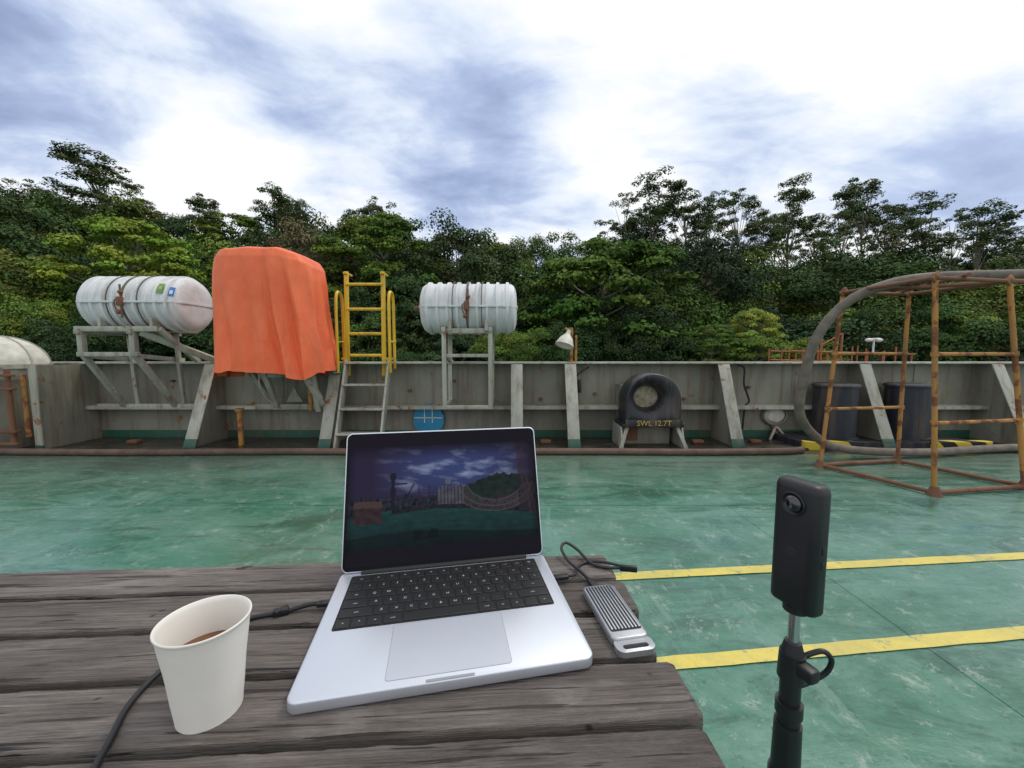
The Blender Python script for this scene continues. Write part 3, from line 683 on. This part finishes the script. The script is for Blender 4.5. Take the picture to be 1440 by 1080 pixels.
# ------------------------------------------------------------ ssd
sd_=empty('portable_ssd',(.1335,.468,TZ),R(9.8))
p=P('body',M_ssd,sd_); slab(p,.047,.104,.008,0,.010,.0005,.0115,.0022); p.done(50)
p=P('fins',M_ssd,sd_)
for i in range(9): p.box((-.0175+i*.0044,.014,.0122),(.0022,.084,.0022),None,.0005)
p.done()
P('fin_bed',M_blk,sd_).prism(rrect(.040,.088,.003,0,.014),XY,.0114,.0118).done()
p=P('lanyard_loop',M_ssd,sd_)
out_=rrect(.047,.022,.009,0,-.049,6); inn=rrect(.031,.0065,.003,0,-.053,6)
p.loops([[(a,b_,z) for a,b_ in o_] for o_,z in ((out_,.002),(out_,.0090),(inn,.0098),(inn,.002),(out_,.002))]); p.done()
P('socket',M_blk,sd_).box((0,.062,.006),(.011,.004,.005),None,.001).done()

# ------------------------------------------------------------ cables
c1=empty('usb_cable'); z0=TZ+.0032
P('lead',M_cable,c1).tube([(.1195,.532,TZ+.006),(.1165,.548,TZ+.006),(.105,.575,z0+.003),(.092,.60,z0+.004),(.084,.628,z0+.010),(.094,.645,z0+.012),(.112,.632,z0+.006),(.128,.600,z0+.001),(.150,.588,z0),(.172,.582,z0+.003)],.0024,10).done()
P('plugs',M_blk,c1).beam((.1225,.528,TZ+.006),(.1165,.550,TZ+.006),.011,.006,.002).beam((.170,.583,z0+.003),(.196,.576,z0+.004),.010,.006,.002).beam((.062,.550,TZ+.009),(.085,.555,TZ+.009),.006,.010,.002).done()
P('second_lead',M_cable,c1).tube([(.085,.555,TZ+.009),(.097,.565,TZ+.006),(.105,.590,z0),(.125,.605,z0),(.150,.600,z0+.002),(.178,.585,z0+.003)],.0022,10).done()
c2=empty('power_cable')
P('lead',M_cable,c2).tube([(-.256,.492,TZ+.009),(-.275,.491,TZ+.007),(-.303,.482,z0),(-.338,.470,z0),(-.362,.440,z0),(-.378,.395,z0),(-.374,.350,z0),(-.352,.305,z0),(-.33,.25,z0),(-.32,.15,z0)],.0030,12).done()
P('plugs',M_blk,c2).beam((-.236,.4955,TZ+.008),(-.262,.491,TZ+.008),.006,.009,.0015).beam((-.296,.4845,z0+.001),(-.314,.4785,z0+.001),.009,.009,.002).beam((-.301,.490,z0+.002),(-.308,.474,z0+.002),.006,.008,.0015).done()

# ------------------------------------------------------------ 360 camera on monopod
tx,ty=.291,.375
th_=empty('panoramic_camera_on_monopod',(tx,ty,0),R(-72))
p=P('camera_body',M_blk,th_)
def slabz(p,w,d,r,z0,z1,bv):
    p.loops([[(a,b_,z) for a,b_ in rrect(w-2*i,d-2*i,max(r-i,.001),0,0,8)] for i,z in ((bv,z0),(bv*.3,z0+bv*.3),(0,z0+bv),(0,z1-bv*2.4),(bv*.3,z1-bv*1.0),(bv*1.0,z1-bv*.25),(bv*2.2,z1))],True,True)
slabz(p,.0455,.0235,.009,1.092,1.222,.0035); p.done(50)
for sy in (-1,1):
    P('lens_ring',M_blk,th_).lathe([(.010,.0125),(.0130,.0120),(.0137,.0108),(.0127,.0095),(.0122,.0085)],lambda h,a,b:(a,sy*h,1.200+b),40).done()
    P('lens_dome',M_glass,th_).lathe([(.0120,.0088),(.0146,.0078),(.0165,.0055),(.0174,.0028),(.0176,.0001)],lambda h,a,b:(a,sy*h,1.200+b),36).done(80)
P('shutter_button',M_key,th_).lathe([(.0116,.0050),(.0121,.0046),(.0121,.0001)],lambda h,a,b:(a,-h,1.150+b),28).done()
P('side_buttons',M_key,th_).box((.0228,0,1.16),(.0012,.004,.008),None,.0004).box((.0228,0,1.145),(.0012,.004,.008),None,.0004).done()
P('rod',M_chrome,th_).cyl((0,0,1.045),(0,0,1.092),.0052).done()
p=P('monopod',M_blk,th_)
p.cyl((0,0,1.086),(0,0,1.0925),.011).cyl((0,0,1.040),(0,0,1.052),.0105,.0075).cyl((0,0,1.012),(0,0,1.040),.0125,.0115).cyl((0,0,.985),(0,0,1.012),.0095).cyl((0,0,.972),(0,0,.985),.0125)
p.cyl((0,0,.962),(0,0,.972),.0105).cyl((0,0,.905),(0,0,.962),.0135,.0125).cyl((0,0,.895),(0,0,.905),.0155).cyl((0,0,.40),(0,0,.895),.0135).cyl((0,0,.385),(0,0,.41),.017).cyl((0,0,.02),(0,0,.40),.011)
p.box((.013,0,1.03),(.022,.014,.014),None,.003)
p.tube([(.006,.008,1.038),(.014,.022,1.046),(.018,.030,1.038),(.016,.028,1.024),(.010,.018,1.012),(.006,.006,1.006)],.0026)
for a in (0,120,240):
    c,s=math.cos(R(a)),math.sin(R(a)); p.tube([(c*.01,s*.01,.09),(c*.12,s*.12,.03),(c*.22,s*.22,.01)],.008)
p.done(40)

# ------------------------------------------------------------ hill and forest
su=[(-1.6,.40),(-1.3,.395),(-1.17,.405),(-.93,.375),(-.75,.360),(-.52,.340),(-.32,.345),(-.125,.305),(.04,.288),(.14,.288),(.23,.325),(.36,.325),(.5,.28),(.61,.245),(.77,.262),(.95,.255),(1.13,.255),(1.3,.255),(1.6,.26)]
def sk(u):
    if u<=su[0][0]: return su[0][1]
    for a,b in zip(su,su[1:]):
        if u<=b[0]: return a[1]+(b[1]-a[1])*(u-a[0])/(b[0]-a[0])
    return su[-1][1]
fr=[(20,-.1),(24,.28),(28,.44),(33,.60),(40,.76),(48,.90),(56,1.0),(70,.92),(200,.33)]
def ff(y):
    for a,b in zip(fr,fr[1:]):
        if y<=b[0]: return a[1]+(b[1]-a[1])*max(0,(y-a[0]))/(b[0]-a[0])
    return .33
def canopy(x,y): return CZ+sk(x/y)*ff(y)*y
def ground(x,y): return canopy(x,y)-5.5-max(0,24-y)*.6
gx_,gy_=120,60; vs=[];fs=[]
for j in range(gy_+1):
    y=19+ (j/gy_)**1.5*180
    for i in range(gx_+1):
        x=(-1+2*i/gx_)*(110+y*.8); xx=max(-1.6*y,min(1.6*y,x)); vs.append((x,y,max(ground(xx,y),-6)+.8*noise.noise(Vector((x*.15,y*.15,0)))))
for j in range(gy_):
    for i in range(gx_): k=j*(gx_+1)+i; fs.append((k,k+1,k+gx_+2,k+gx_+1))
me=bpy.data.meshes.new('hill'); me.from_pydata(vs,[],fs); me.materials.append(M_hill); me.polygons.foreach_set('use_smooth',[True]*len(fs)); link(bpy.data.objects.new('hill',me))

def tree_mesh(name,seed,Ht,Rr,kind,leaf=.29,nl=195,nc=75):
    rng=np.random.default_rng(seed); cl=[]
    if kind=='broad':
        c0=np.array((0,0,Ht*.50))
        while len(cl)<nc:
            d=rng.normal(size=3); d/=np.linalg.norm(d)
            if d[2]<-.25: continue
            f=rng.uniform(.66,.96)*(1+.18*math.sin(3*math.atan2(d[1],d[0])+seed)+.12*math.sin(5*d[2]*2+seed))
            cl.append((c0+d*f*np.array((Rr,Rr,Ht*.46)),Rr*rng.uniform(.12,.30),.9))
    elif kind=='layer':
        while len(cl)<nc:
            a=rng.uniform(0,2*math.pi); h=rng.uniform(0,1)**.8
            rad=Rr*math.sqrt(max(0,1-h**2.2))*rng.uniform(.74,1.0)*(1+.1*math.sin(4*a+seed))
            cl.append((np.array((rad*math.cos(a),rad*math.sin(a),Ht*(.12+.80*h))),Rr*rng.uniform(.12,.22),.45))
    else:
        subs=[]; nsub=int(rng.integers(6,10))
        for k in range(nsub):
            h=rng.uniform(.52,.93); a=k*2.4+rng.uniform(-.8,.8); rad=Rr*rng.uniform(.25,.80)*(1 if h<.85 else .6)
            subs.append((np.array((rad*math.cos(a),rad*math.sin(a),Ht*h)),rng.uniform(.7,1.35)))
        subs.append((np.array((rng.uniform(-.15,.15)*Rr,0,Ht*.95)),1.0))
        for sb,ss in subs:
            for k in range(int(max(3,nc//10)*ss)):
                cl.append((sb+rng.normal(size=3)*np.array((.20,.20,.17))*Rr*ss,Rr*rng.uniform(.10,.21),.85))
    V_=[];C_=[];nleaf=0
    for c,rc,sq in cl:
        n=int(nl*rng.uniform(.7,1.2)*(rc/(Rr*.2))**(1.2 if kind!='tall' else .6)); d=rng.normal(size=(n,3)); d[:,2]=np.where(d[:,2]<-.3,-d[:,2]*.7,d[:,2]); d/=np.linalg.norm(d,axis=1)[:,None]
        rad=rc*rng.uniform(.6,1.1,size=(n,1)); p=c+d*rad*np.array((1,1,sq))
        p+=rng.normal(size=(n,3))*rc*.07
        nn=d+rng.normal(size=(n,3))*.34; nn[:,2]+=.3; nn/=np.linalg.norm(nn,axis=1)[:,None]
        t=rng.normal(size=(n,3)); t-=nn*np.sum(t*nn,axis=1)[:,None]; t/=np.linalg.norm(t,axis=1)[:,None]; b_=np.cross(nn,t)
        L=leaf*rng.uniform(.55,1.2,size=(n,1)); W=L*rng.uniform(.5,.7,size=(n,1))
        q=np.stack((p-t*L*.5,p+b_*W*.5+nn*L*.06,p+t*L*.5-nn*L*.08,p-b_*W*.5+nn*L*.06),axis=1)
        V_.append(q.reshape(-1,3)); sh=rng.uniform(.64,1.36)*np.where(rng.random(n)<.08,1.35,rng.uniform(.78,1.15,size=n))
        cc=np.ones((n,4,4)); cc[:,:,0]=(sh*rng.uniform(.85,1.3))[:,None]; cc[:,:,1]=sh[:,None]; cc[:,:,2]=(sh*.9)[:,None]; C_.append(cc.reshape(-1,4)); nleaf+=n
    V_=np.concatenate(V_); C_=np.concatenate(C_)
    bm=bmesh.new(); pb=P.__new__(P); pb.bm=bm
    tr=Rr*(.055 if kind!='tall' else .042); top=Ht*(.55 if kind!='tall' else .92); pts=[Vector((math.sin(k*1.3+seed)*Rr*.05*k*.4,math.cos(k*1.7+seed)*Rr*.05*k*.4,top*k/5)) for k in range(6)]
    for k in range(5): pb.cyl(pts[k],pts[k+1],tr*(1-.17*k),tr*(1-.17*(k+1)),8)
    for c,rc,sq in cl[::3 if kind=='tall' else 4]:
        base=pts[min(5,max(1,int(c[2]/top*5-1.2)))]; e=Vector(c); mid=(base+e)/2+Vector((0,0,-.05*Rr))
        pb.cyl(base,mid,tr*.34,tr*.2,6); pb.cyl(mid,e,tr*.2,tr*.08,6)
    bm.verts.ensure_lookup_table(); bv=[tuple(v.co) for v in bm.verts]; bf=[tuple(v.index for v in f.verts) for f in bm.faces]; bm.free()
    nb=len(bv); faces=bf+[(nb+4*i,nb+4*i+1,nb+4*i+2,nb+4*i+3) for i in range(nleaf)]
    me=bpy.data.meshes.new(name); me.from_pydata(bv+V_.tolist(),[],faces)
    a=me.color_attributes.new('shade','FLOAT_COLOR','POINT'); a.data.foreach_set('color',np.concatenate((np.ones((nb,4)),C_)).astype(np.float32).ravel())
    me.materials.append(M_leaf); me.materials.append(M_bark)
    mi=np.zeros(len(faces),dtype=np.int32); mi[:len(bf)]=1; me.polygons.foreach_set('material_index',mi); return me
broad=[tree_mesh('broad%d'%i,10+i,9,5,'broad') for i in range(4)]
layer=[tree_mesh('layer%d'%i,30+i,9,5,'layer',.28,235,100) for i in range(2)]
tall=[tree_mesh('tall%d'%i,50+i,14,3.6,'tall',.23,130,84) for i in range(6)]
fo=empty('forest')
G=[(.070,.140,.030),(.048,.102,.030),(.092,.170,.035),(.140,.218,.042),(.070,.115,.042),(.045,.090,.040),(.105,.152,.036),(.036,.076,.027),(.030,.062,.024)]
def put(me,name,x,y,zb,sx,sz,col,parent=None):
    o=bpy.data.objects.new(name,me); o.location=(x,y,zb); o.scale=(sx,sx,sz); o.rotation_euler=(0,0,random.uniform(0,6.28)); o.color=(*col,1); link(o,parent); return o
for Y,stp,rad in ((23.5,3.4,.42),(27,4.2,.72),(31,4.8,.88),(36,5.4,1.0),(43,6.0,1.05),(53,6.4,1.15)):
    x=-1.42*Y
    while x<1.42*Y:
        xx=x+random.uniform(-1.2,1.2); yy=Y+random.uniform(-1.5,1.5)
        skip=Y<32 and abs(xx/yy-.245)<(.10 if Y>25 else 0)
        if not skip:
            s=rad*random.uniform(.72,1.25); top=canopy(xx,yy)+random.uniform(-1.6,.7)*(1 if Y>25 else .6)
            h=9*s*random.uniform(.9,1.15); me=random.choice(broad if random.random()<.75 else layer)
            put(me,'crown',xx,yy,top-h,s,h/9,random.choice(G),fo)
        x+=stp*random.uniform(.8,1.25)
def feat(me,u,s,Y,Rr,Ht,col,name='broadleaf_tree',H0=9,R0=5):
    put(me,name,u*Y,Y,CZ+s*Y-Ht,Rr/R0,Ht/H0,col)
feat(layer[0],.245,.300,30,7.2,11.5,(.075,.148,.026))
feat(layer[1],-.97,.345,30,5.2,9,(.18,.27,.040))
feat(layer[1],-.33,.352,35,5.6,9.5,(.10,.17,.028))
feat(broad[1],-.12,.312,35,4.6,9,(.055,.095,.036))
feat(broad[2],.49,.270,34,4.3,8,(.036,.066,.032))
feat(broad[0],.83,.258,33,5.5,8,(.050,.098,.030))
feat(broad[3],-.52,.31,34,4,8,(.12,.125,.070))
feat(broad[0],-1.25,.40,38,6,10,(.055,.105,.036))
feat(layer[0],.62,.12,25,1.8,4,(.26,.34,.07)); feat(layer[0],1.10,.12,27,3.0,5,(.18,.26,.05))
for i,(u,s,Rr,Ht) in enumerate([(-1.03,.485,6.2,14),(-.96,.43,3.8,12),(-.60,.415,4.2,12),(-.54,.37,2.8,9),(-.76,.385,3.8,11),(-.33,.365,3.5,10),(.357,.430,5.4,13),(.29,.395,3.6,12),(.44,.405,3.8,12),(.50,.38,3.0,12),(.565,.392,4.0,14),(.62,.35,2.8,12),(.70,.418,4.6,15),(.665,.34,3,11),(.77,.34,3.0,12),(.83,.365,3.0,13),(.885,.430,5.2,16),(.95,.36,3.0,13),(1.04,.388,4.6,14),(1.11,.34,3.0,12),(1.18,.374,5.0,14),(1.28,.30,3.4,11),(1.35,.30,3.6,12),(-1.2,.41,3.8,12)]):
    feat(tall[(i*5+2)%6],u,s,50,Rr,Ht,random.choice([(.085,.13,.050),(.105,.145,.06),(.080,.12,.045)]),'tall_tree',14,3.6)
